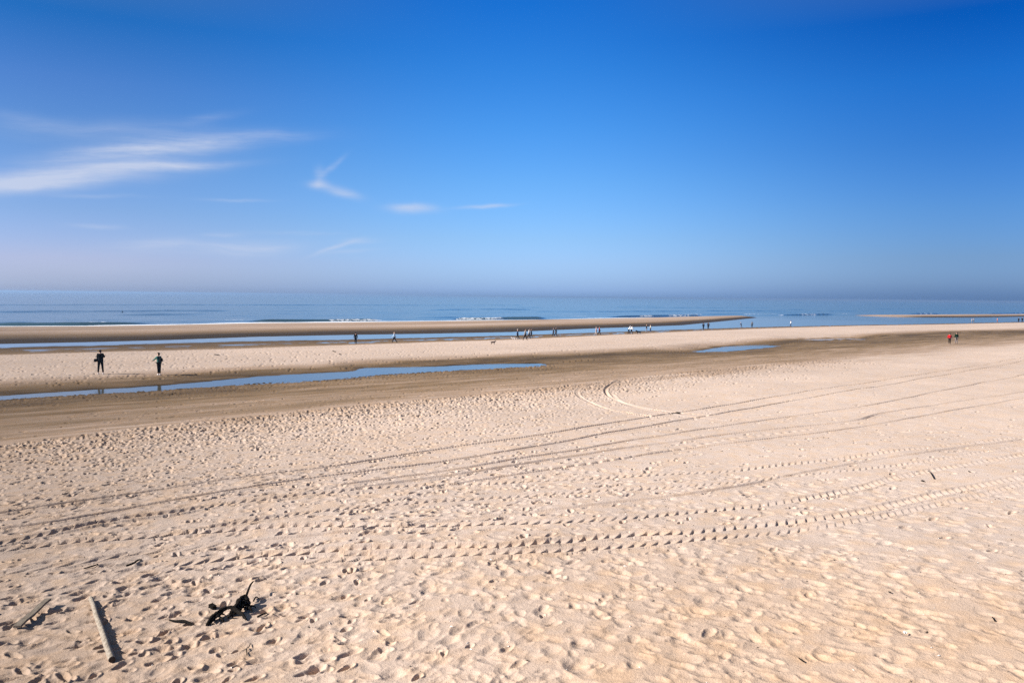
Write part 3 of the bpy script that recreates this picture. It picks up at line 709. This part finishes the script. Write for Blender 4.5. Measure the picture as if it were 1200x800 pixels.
def bits():
    """countless shell crumbs and plant bits blown over the dry sand"""
    vs = []; fs = []; mi = []
    for _ in range(1700):
        rr = math.sqrt(RNG.uniform(36, 1300)); a = RNG.uniform(-.72, .72); x, y = rr * math.sin(a), rr * math.cos(a)
        z = height(x, y) + .003; k = RNG.uniform(.004, .012) * (1 + rr / 60); g = RNG.uniform(0, 6.3); e = RNG.uniform(1, 3.5)
        c, s = math.cos(g), math.sin(g); b = len(vs)
        for u, v, h in ((-e, 0, 0), (0, -1, .3), (e, 0, 0), (0, 1, .2), (0, 0, 1.1)): vs.append((x + k * (u * c - v * s), y + k * (u * s + v * c), z + k * h))
        fs += [(b, b + 1, b + 4), (b + 1, b + 2, b + 4), (b + 2, b + 3, b + 4), (b + 3, b, b + 4)]; mi += [0 if RNG.random() < .72 else 1] * 4
    me = bpy.data.meshes.new('shell_and_weed_crumbs'); me.from_pydata(vs, [], fs); me.materials.append(simple('weed_crumb', (.05, .035, .025))); me.materials.append(simple('shell_crumb', (.7, .66, .6)))
    me.polygons.foreach_set('material_index', mi)
    o = bpy.data.objects.new('shell_and_weed_crumbs', me); link(o)
    tag(o, 'crumbs of broken shell and dry weed scattered over the sand', 'beach debris', kind='stuff')
bits()

# ------------------------------------------------------------------ people and dogs
_tmp = []
def skin(name, V, Ed, Rd, mt, parent=None, roots=(0,), levels=1):
    me = bpy.data.meshes.new(name + '_src'); me.from_pydata([tuple(v) for v in V], Ed, [])
    o = bpy.data.objects.new(name + '_src', me); C.objects.link(o)
    o.modifiers.new('s', 'SKIN'); m2 = o.modifiers.new('u', 'SUBSURF'); m2.levels = levels; m2.render_levels = levels
    for i, v in enumerate(me.skin_vertices[0].data):
        r = Rd[i]; v.radius = r if isinstance(r, tuple) else (r, r); v.use_root = i in roots
    dg = bpy.context.evaluated_depsgraph_get(); dg.update()
    res = bpy.data.meshes.new_from_object(o.evaluated_get(dg)); res.name = name
    bpy.data.objects.remove(o); bpy.data.meshes.remove(me)
    for p in res.polygons: p.use_smooth = True
    res.materials.clear(); res.materials.append(mt)
    ob = bpy.data.objects.new(name, res); link(ob, parent); return ob
_mc = {}
def cloth(col):
    k = tuple(col)
    if k not in _mc: _mc[k] = simple('fabric', col, .95, .18, 9, .08)
    return _mc[k]
def checks():
    m, n, l, b = mat('checked_fabric'); tc = n.new('ShaderNodeTexCoord'); ck = n.new('ShaderNodeTexChecker'); l.new(tc.outputs['Object'], ck.inputs[0])
    ck.inputs['Scale'].default_value = 9; ck.inputs[1].default_value = (.03, .16, .12, 1); ck.inputs[2].default_value = (.01, .03, .028, 1)
    l.new(ck.outputs[0], b.inputs['Base Color']); b.inputs['Roughness'].default_value = .9; return m
M_skin = simple('skin', (.50, .30, .21), .6, .08); 
def V3(x, y, z): return Vector((x, y, z))
def person(px, py, label, face=0, H=1.74, leg=(0, 0), knee=(0, 0), arm=((0, 6, 8), (0, 6, 8)), lean=0, spread=.09,
           top=(.015, .015, .018), legs=(.012, .012, .015), shoes=(.02, .02, .02), hair=(.03, .02, .015), hat=None, coat=0, group='people walking on the beach', topmat=None, bulk=1):
    x, y, z = spot(px, py)
    R0 = empty('person', (x, y, z), face); R0.scale = (H / 1.76,) * 3; tag(R0, label, 'person', group)
    hipz = .93
    def legpts(sx, a, kb):
        a = math.radians(a); b = math.radians(kb); h = V3(sx * .09, 0, hipz)
        k = h + V3(sx * (spread - .09) * .5, math.sin(a) * .43, -math.cos(a) * .43)
        an = k + V3(sx * (spread - .09) * .5, math.sin(a - b) * .42, -math.cos(a - b) * .42); return h, k, an
    LL = [legpts(-1, leg[0], knee[0]), legpts(1, leg[1], knee[1])]
    off = .085 - min(q[2].z for q in LL)
    LL = [[p + V3(0, 0, off) for p in q] for q in LL]
    ln = math.radians(lean)
    def sp(d, sx=0, fy=0):        # point up the spine by d above the hips
        return V3(sx, math.sin(ln) * d + fy * math.cos(ln), hipz + off + math.cos(ln) * d)
    sh = []
    for i, sx in enumerate((-1, 1)):
        fwd, out, eb = (math.radians(q) for q in arm[i])
        s = sp(.49, sx * .175); d1 = V3(sx * math.sin(out), math.sin(fwd) * math.cos(out), -math.cos(fwd) * math.cos(out))
        e = s + d1 * .29; d2 = V3(sx * math.sin(out) * .6, math.sin(fwd + eb) * math.cos(out), -math.cos(fwd + eb) * math.cos(out)).normalized()
        w_ = e + d2 * .25; hd = w_ + d2 * .075; sh.append((s, e, w_, hd, d2))
    head0, headm, headt = sp(.63), sp(.70, 0, .02), sp(.79, 0, .015)
    # body: one continuous surface
    V = [sp(.02), sp(.18), sp(.36), sp(.48), sp(.56), head0, headm, headt]; R = [(.135, .11), (.115, .095), (.14, .10), (.13, .09), .052, (.062, .07), (.078, .092), (.068, .08)]
    Ed = [(0, 1), (1, 2), (2, 3), (3, 4), (4, 5), (5, 6), (6, 7)]; roots = [0]
    nose = len(V); V.append(headm + V3(0, .10, -.015)); R.append(.018); Ed.append((6, nose))
    for sx in (-1, 1):
        V.append(headm + V3(sx * .083, -.005, -.01)); R.append(.018); Ed.append((6, len(V) - 1))
    for i in range(2):
        s, e, w_, hd, d2 = sh[i]; b = len(V)
        V += [s, e, w_, hd]; R += [.058, .042, .027, (.04, .022)]; Ed += [(3, b), (b, b + 1), (b + 1, b + 2), (b + 2, b + 3)]
        side = d2.cross(V3(0, 1, 0)); side = side.normalized() if side.length > .1 else V3(1, 0, 0)
        fw = V3(0, 1, 0)
        for f, (of, L) in enumerate(((-.030, .060), (-.010, .075), (.010, .080), (.030, .068), (.045, .05))):
            c = len(V); roots.append(c); st = hd + fw * of * .9 - d2 * (.0 if f < 4 else .05)
            dd = d2 if f < 4 else (d2 + fw * .9).normalized()
            V += [st, st + dd * L * .6, st + (dd + side * .3).normalized() * L]; R += [.010, .009, .008]; Ed += [(c, c + 1), (c + 1, c + 2)]
        h, k, an = LL[i]; b = len(V); V += [h, k, an, an + V3(0, .13, -.05)]; R += [.085, .055, .038, .035]; Ed += [(0, b), (b, b + 1), (b + 1, b + 2), (b + 2, b + 3)]
    skin('body', V, Ed, R, M_skin, R0, roots)
    # trousers
    V = [sp(.07)]; R = [(.15, .125)]; Ed = []
    for i in range(2):
        h, k, an = LL[i]; b = len(V); V += [h, (h + k) / 2, k, an + V3(0, 0, .03)]; R += [.105, .095, .075, .062]; Ed += [(0, b), (b, b + 1), (b + 1, b + 2), (b + 2, b + 3)]
    skin('trousers', V, Ed, R, cloth(legs), R0)
    # jacket with sleeves
    V = [sp(-.06 - coat), sp(.1), sp(.28), sp(.42), sp(.545)]; R = [(.165, .145), (.15, .125), (.165, .125), (.165, .12), (.07, .07)]; R = [(a_ * bulk, b_ * bulk) for a_, b_ in R[:4]] + R[4:]; Ed = [(0, 1), (1, 2), (2, 3), (3, 4)]
    for i in range(2):
        s, e, w_, hd, d2 = sh[i]; b = len(V); V += [s, e, w_ - d2 * .02]; R += [.078, .060, .046]; Ed += [(3, b), (b, b + 1), (b + 1, b + 2)]
    skin('jacket', V, Ed, R, topmat or cloth(top), R0)
    for i in range(2):
        an = LL[i][2]; dr = V3(0, 1, 0)
        skin('shoe', [an + V3(0, -.05, -.045), an + V3(0, .05, -.045), an + V3(0, .16, -.055)], [(0, 1), (1, 2)], [(.045, .045), (.046, .042), (.042, .03)], cloth(shoes), R0)
    hb = sp(.745, 0, -.02)
    skin('hair', [hb + V3(0, -.03, -.13), hb + V3(0, -.035, -.06), hb + V3(0, -.02, .0), hb + V3(0, .02, .045)], [(0, 1), (1, 2), (2, 3)], [(.07, .04), (.092, .07), (.104, .094), (.084, .08)], cloth(hair), R0)
    for sx in (-1, 1):
        e_ = headm + V3(sx * .032, .088, .012); me = bpy.data.meshes.new('eye')
        me.from_pydata([tuple(e_ + V3(.012 * math.cos(a), .004, .008 * math.sin(a))) for a in [k * PI / 4 for k in range(8)]] + [tuple(e_ + V3(0, .010, 0))], [], [(k, (k + 1) % 8, 8) for k in range(8)]); me.materials.append(cloth((.02, .015, .01)))
        link(bpy.data.objects.new('eye', me), R0)
    if hat:
        skin('hat', [hb + V3(0, -.05, .03), hb + V3(0, .0, .07), hb + V3(0, .07, .05), hb + V3(0, .16, .03)], [(0, 1), (1, 2), (2, 3)], [(.085, .06), (.10, .06), (.085, .04), (.06, .012)], cloth(hat), R0)
    return R0, sh, R0.location.copy()
def wpt(R0, p):
    c, s = math.cos(R0.rotation_euler.z), math.sin(R0.rotation_euler.z); k = R0.scale.x
    return Vector((R0.location.x + k * (p[0] * c - p[1] * s), R0.location.y + k * (p[0] * s + p[1] * c), R0.location.z + k * p[2]))
def bag(name, label, cat, R0, p, size, col, strap=None, rz=0):
    w_ = wpt(R0, p); rt = empty(name, w_, rz); tag(rt, label, cat); a, b, c = size
    skin('pouch', [V3(0, 0, -c * .5), V3(0, 0, 0), V3(0, 0, c * .45)], [(0, 1), (1, 2)], [(a, b), (a * 1.06, b * 1.05), (a * .75, b * .8)], cloth(col), rt)
    pts = strap or [(-a * .6, 0, c * .5), (0, 0, c * .5 + .12), (a * .6, 0, c * .5)]
    tube('strap', pts, [.012] * len(pts), cloth(tuple(v * .7 for v in col)), rt, 8, .0, 1)
    return rt
L90, R90, SEA = PI / 2, -PI / 2, 0.
INL = PI
DK = (.005, .005, .006)
p1 = person(118, 438.5, 'man all in black with white shoes, standing legs apart beyond the tide pool', face=.35, H=1.86, leg=(3, -3), spread=.165, arm=((14, 6, 20), (34, 8, 85)), coat=.10, top=DK, legs=DK, shoes=(.7, .7, .7), bulk=1.32)
bag('shoulder_bag', 'black shoulder bag hanging on the left hip of the man in all black', 'bag', p1[0], (-.31, -.02, 1.0), (.15, .12, .30), DK, [(0, 0, .2), (.10, -.05, .35), (.25, -.1, .45)])
p2 = person(186.5, 439.3, 'woman in dark green checked top and black cap, one arm held out, beyond the pool', face=L90 - .5, H=1.68, leg=(4, -4), spread=.03, bulk=1.15, arm=((48, 10, 12), (38, 4, 30)), lean=3, topmat=checks(), legs=DK, shoes=(.7, .7, .7), hat=DK)
bag('backpack', 'black backpack worn by the woman in the green checked top', 'backpack', p2[0], (0, -.26, 1.22), (.15, .13, .36), DK, [(-.1, .1, .18), (-.12, .24, .26), (-.12, .3, .1)], rz=L90 - .5)
person(416.8, 403.4, 'dark-clad walker at the left end of the far row, beside the channel', face=.2, H=1.76, leg=(10, -10), knee=(0, 12), arm=((8, 10, 10), (-5, 14, 10)), top=DK, legs=DK, coat=.12)
person(462, 402, 'walker in a pale blue top and black trousers in mid stride beside the channel', face=L90, H=1.74, leg=(24, -24), knee=(4, 14), arm=((24, 5, 30), (-26, 5, 12)), top=(.45, .6, .75), legs=DK, hair=(.5, .42, .3))
person(606.6, 397.6, 'walker in navy with a white scarf, leftmost of the group of four', face=L90, H=1.7, leg=(14, -14), knee=(3, 14), arm=((15, 6, 25), (-12, 6, 10)), top=(.02, .03, .08), legs=DK, hair=(.03, .02, .02), hat=(.5, .5, .5))
person(615.4, 398.4, 'walker in grey jacket and black trousers striding, tallest of the group of four', face=R90 - .1, H=1.84, leg=(20, -18), knee=(3, 12), arm=((18, 6, 25), (-20, 6, 10)), top=(.33, .32, .30), legs=DK)
person(619.9, 396.6, 'walker in white top and dark trousers, third from left in the group of four', face=R90, H=1.72, leg=(18, -16), knee=(3, 12), arm=((18, 6, 25), (-16, 6, 10)), top=(.62, .60, .56), legs=DK)
person(622.4, 396.2, 'walker in a dark grey jacket, rightmost of the group of four', face=R90, H=1.74, leg=(16, -18), knee=(3, 14), arm=((12, 6, 25), (-16, 6, 10)), top=(.07, .065, .065), legs=DK)
person(648.4, 394.3, 'walker in a blue-grey coat, left one of the close dark pair', face=R90, H=1.72, leg=(14, -14), knee=(3, 12), arm=((14, 6, 20), (-12, 6, 10)), top=(.10, .11, .15), legs=DK)
person(651.4, 394.3, 'walker in a black coat, right one of the close dark pair', face=R90, H=1.82, leg=(16, -16), knee=(3, 12), arm=((14, 6, 20), (-12, 6, 10)), top=DK, legs=DK, coat=.1)
person(698.6, 392.4, 'walker in pale pink from head to foot beside the one in red', face=R90, H=1.68, leg=(12, -12), knee=(3, 12), arm=((12, 6, 20), (-12, 6, 10)), top=(.55, .36, .36), legs=(.50, .42, .38), hair=(.4, .3, .2))
person(702.3, 392.6, 'walker in a red jacket and black trousers striding beside the channel', face=R90, H=1.78, leg=(20, -20), knee=(3, 12), arm=((18, 6, 20), (-18, 6, 10)), top=(.32, .03, .03), legs=DK)
person(736.6, 391.6, 'person in white jacket bending far forward, further from the black dog', face=R90, H=1.76, leg=(26, -6), knee=(30, 10), lean=28, arm=((30, 8, 50), (10, 8, 40)), top=(.80, .80, .80), legs=DK, hair=(.6, .6, .6))
person(739.8, 391.6, 'person in white top with black hair, nearer the black dog', face=R90, H=1.76, leg=(22, -16), knee=(10, 14), lean=12, arm=((30, 8, 40), (10, 8, 30)), top=(.78, .78, .76), legs=DK, hair=(.01, .01, .01))
person(757.6, 389.8, 'walker in a black jacket with light blue jeans beside the one in cream', face=L90, H=1.78, leg=(10, -10), knee=(3, 12), arm=((12, 6, 20), (-12, 6, 10)), top=DK, legs=(.22, .27, .36), hair=(.2, .14, .05))
person(762.2, 389.4, 'walker in a cream top and navy trousers', face=L90, H=1.68, leg=(10, -12), spread=.13, arm=((12, 10, 20), (-12, 10, 10)), top=(.60, .56, .46), legs=(.02, .04, .10))
person(824.2, 386.5, 'walker in a navy coat, left one of the pair in front of the wide water', face=0, H=1.74, leg=(4, -6), spread=.05, arm=((6, 10, 10), (-5, 12, 10)), top=(.01, .014, .03), legs=DK, coat=.1)
person(829.9, 386.6, 'walker in a navy coat, right one of the pair in front of the wide water', face=0, H=1.84, leg=(6, -4), spread=.08, arm=((6, 10, 10), (-5, 12, 10)), top=(.01, .014, .03), legs=DK, coat=.1)
person(868.6, 383.7, 'walker in dark blue stooping at the edge of the wide water', face=L90, H=1.62, leg=(16, -12), knee=(20, 18), lean=14, arm=((26, 8, 30), (6, 8, 20)), top=(.015, .03, .07), legs=(.10, .10, .12))
person(881.2, 384, 'walker in a grey top and black trousers at the edge of the wide water', face=0, H=1.70, leg=(4, -6), spread=.07, arm=((6, 12, 10), (-5, 14, 10)), top=(.14, .15, .17), legs=DK, coat=.05)
person(926.6, 382.6, 'walker in a white top and dark shorts alone at the edge of the wide water', face=L90, H=1.80, leg=(8, -8), spread=.06, arm=((10, 8, 10), (-8, 8, 10)), top=(.75, .76, .78), legs=(.02, .03, .06))
p3 = person(1112.6, 403.6, 'woman in a bright red jacket walking on the brown damp sand', face=-.25, H=1.66, leg=(-14, 10), knee=(14, 3), spread=.14, arm=((4, 20, 22), (20, 24, 50)), top=(.42, .012, .016), legs=(.02, .015, .012), hair=(.012, .008, .006), bulk=1.3)
bag('handbag', 'white bag held low at the right side of the woman in the red jacket', 'bag', p3[0], (.24, .06, .86), (.11, .07, .17), (.72, .66, .64))
person(1120.6, 403.2, 'person in dark green coat and grey trousers beside the woman in the red jacket', face=.1, H=1.76, leg=(5, -4), spread=.10, arm=((6, 12, 12), (-4, 14, 14)), top=(.006, .022, .010), legs=(.18, .15, .14), hair=(.012, .01, .008), coat=.16, bulk=1.25)
person(1138.8, 378.8, 'faint light grey walker by the far water, left one of two side by side', face=L90, H=1.7, leg=(8, -8), spread=.1, arm=((10, 8, 10), (-8, 8, 10)), top=(.28, .26, .25), legs=(.16, .15, .15))
person(1141.0, 378.8, 'faint grey-clad walker by the far water, right one of two side by side', face=L90, H=1.74, leg=(8, -8), spread=.1, arm=((10, 8, 10), (-8, 8, 10)), top=(.16, .16, .17), legs=(.13, .12, .12))
person(1168.6, 378.3, 'faint walker in a dull red top by the far water', face=L90, H=1.7, leg=(8, -8), spread=.1, arm=((10, 8, 10), (-8, 8, 10)), top=(.42, .12, .09), legs=(.25, .10, .08))
person(1193.6, 377.9, 'walker in black near the right edge, left one of two', face=0, H=1.82, leg=(4, -4), spread=.1, arm=((6, 12, 10), (-5, 14, 10)), top=DK, legs=DK, coat=.1)
person(1197.8, 377.9, 'walker in black at the very right edge, right one of two', face=0, H=1.88, leg=(4, -4), spread=.1, arm=((6, 12, 10), (-5, 14, 10)), top=DK, legs=DK, coat=.1)

def dog(px, py, label, face, k, col, group='dogs on the beach', earcol=None, low=False):
    x, y, z = spot(px, py); R0 = empty('dog', (x, y, z), face); R0.scale = (k,) * 3; tag(R0, label, 'dog', group)
    b = .46
    V = [V3(0, -.30, b), V3(0, -.05, b - .01), V3(0, .22, b - .03), V3(0, .36, b + .10), V3(0, .44, b + .19), V3(0, .55, b + .16), V3(0, .63, b + .13)]
    R = [(.12, .13), (.12, .125), (.13, .165), (.085, .10), (.078, .08), (.046, .046), (.03, .03)]
    Ed = [(i, i + 1) for i in range(6)]
    for sx in (-1, 1):
        c = len(V); V += [V3(sx * .07, .24, b - .10), V3(sx * .075, .22, .25), V3(sx * .075, .235, .13), V3(sx * .075, .24, .035), V3(sx * .075, .28, .02)]; R += [.07, .048, .034, .032, .034]
        Ed += [(2, c)] + [(c + i, c + i + 1) for i in range(4)]
        c = len(V); V += [V3(sx * .07, -.30, b - .06), V3(sx * .078, -.20, .27), V3(sx * .078, -.37, .16), V3(sx * .078, -.35, .035), V3(sx * .078, -.30, .02)]; R += [.09, .06, .034, .03, .034]
        Ed += [(0, c)] + [(c + i, c + i + 1) for i in range(4)]
        c = len(V); V += [V3(sx * .045, .42, b + .26)]; R += [.016]; Ed += [(4, c)]
    c = len(V); V += [V3(0, -.42, b + .05), V3(0, -.56, b + .02)]; R += [.024, .014]; Ed += [(0, c), (c, c + 1)]
    skin('body', V, Ed, R, cloth(col), R0); return R0
dog(577.8, 403.6, 'small dark brown dog trotting alone on the middle sand bar', R90 + .2, .7, (.03, .012, .008))
dog(748.4, 391.4, 'black dog standing just right of the white-topped pair', L90, 1.05, (.006, .006, .006))
dog(601.6, 398.6, 'small white dog in front of the group of four', L90, .7, (.55, .5, .48))
dog(604.3, 398.3, 'pale dog at the heels of the walker with the white scarf', L90, .6, (.5, .46, .45))

def buoy():
    d = ray(143.4, 366); k = (0 - CAMZ) / d.z; x, y = d.x * k, d.y * k
    R0 = empty('marker_buoy', (x, y, 0)); tag(R0, 'tiny dark buoy floating on the calm sea at the left', 'buoy')
    m = cloth((.05, .07, .10))
    tube('float', [(0, 0, -.3), (0, 0, .0), (0, 0, .22), (0, 0, .3)], [.18, .34, .32, .1], m, R0, 16, .0, 1)
    tube('mast', [(0, 0, .3), (0, 0, .6), (0, 0, .8)], [.1, .06, .03], m, R0, 10, .0, 1)
buoy()

# ------------------------------------------------------------------ output
sc.render.engine = 'CYCLES'
sc.view_settings.view_transform = 'Standard'; sc.view_settings.look = 'None'; sc.view_settings.gamma = 1; sc.view_settings.exposure = EXPO
sc.view_settings.use_curve_mapping = False
sc.cycles.use_denoising = False
sc.cycles.max_bounces = 6; sc.cycles.volume_bounces = 0; sc.cycles.sample_clamp_indirect = 4
sc.cycles.use_adaptive_sampling = True; sc.cycles.adaptive_threshold = .01
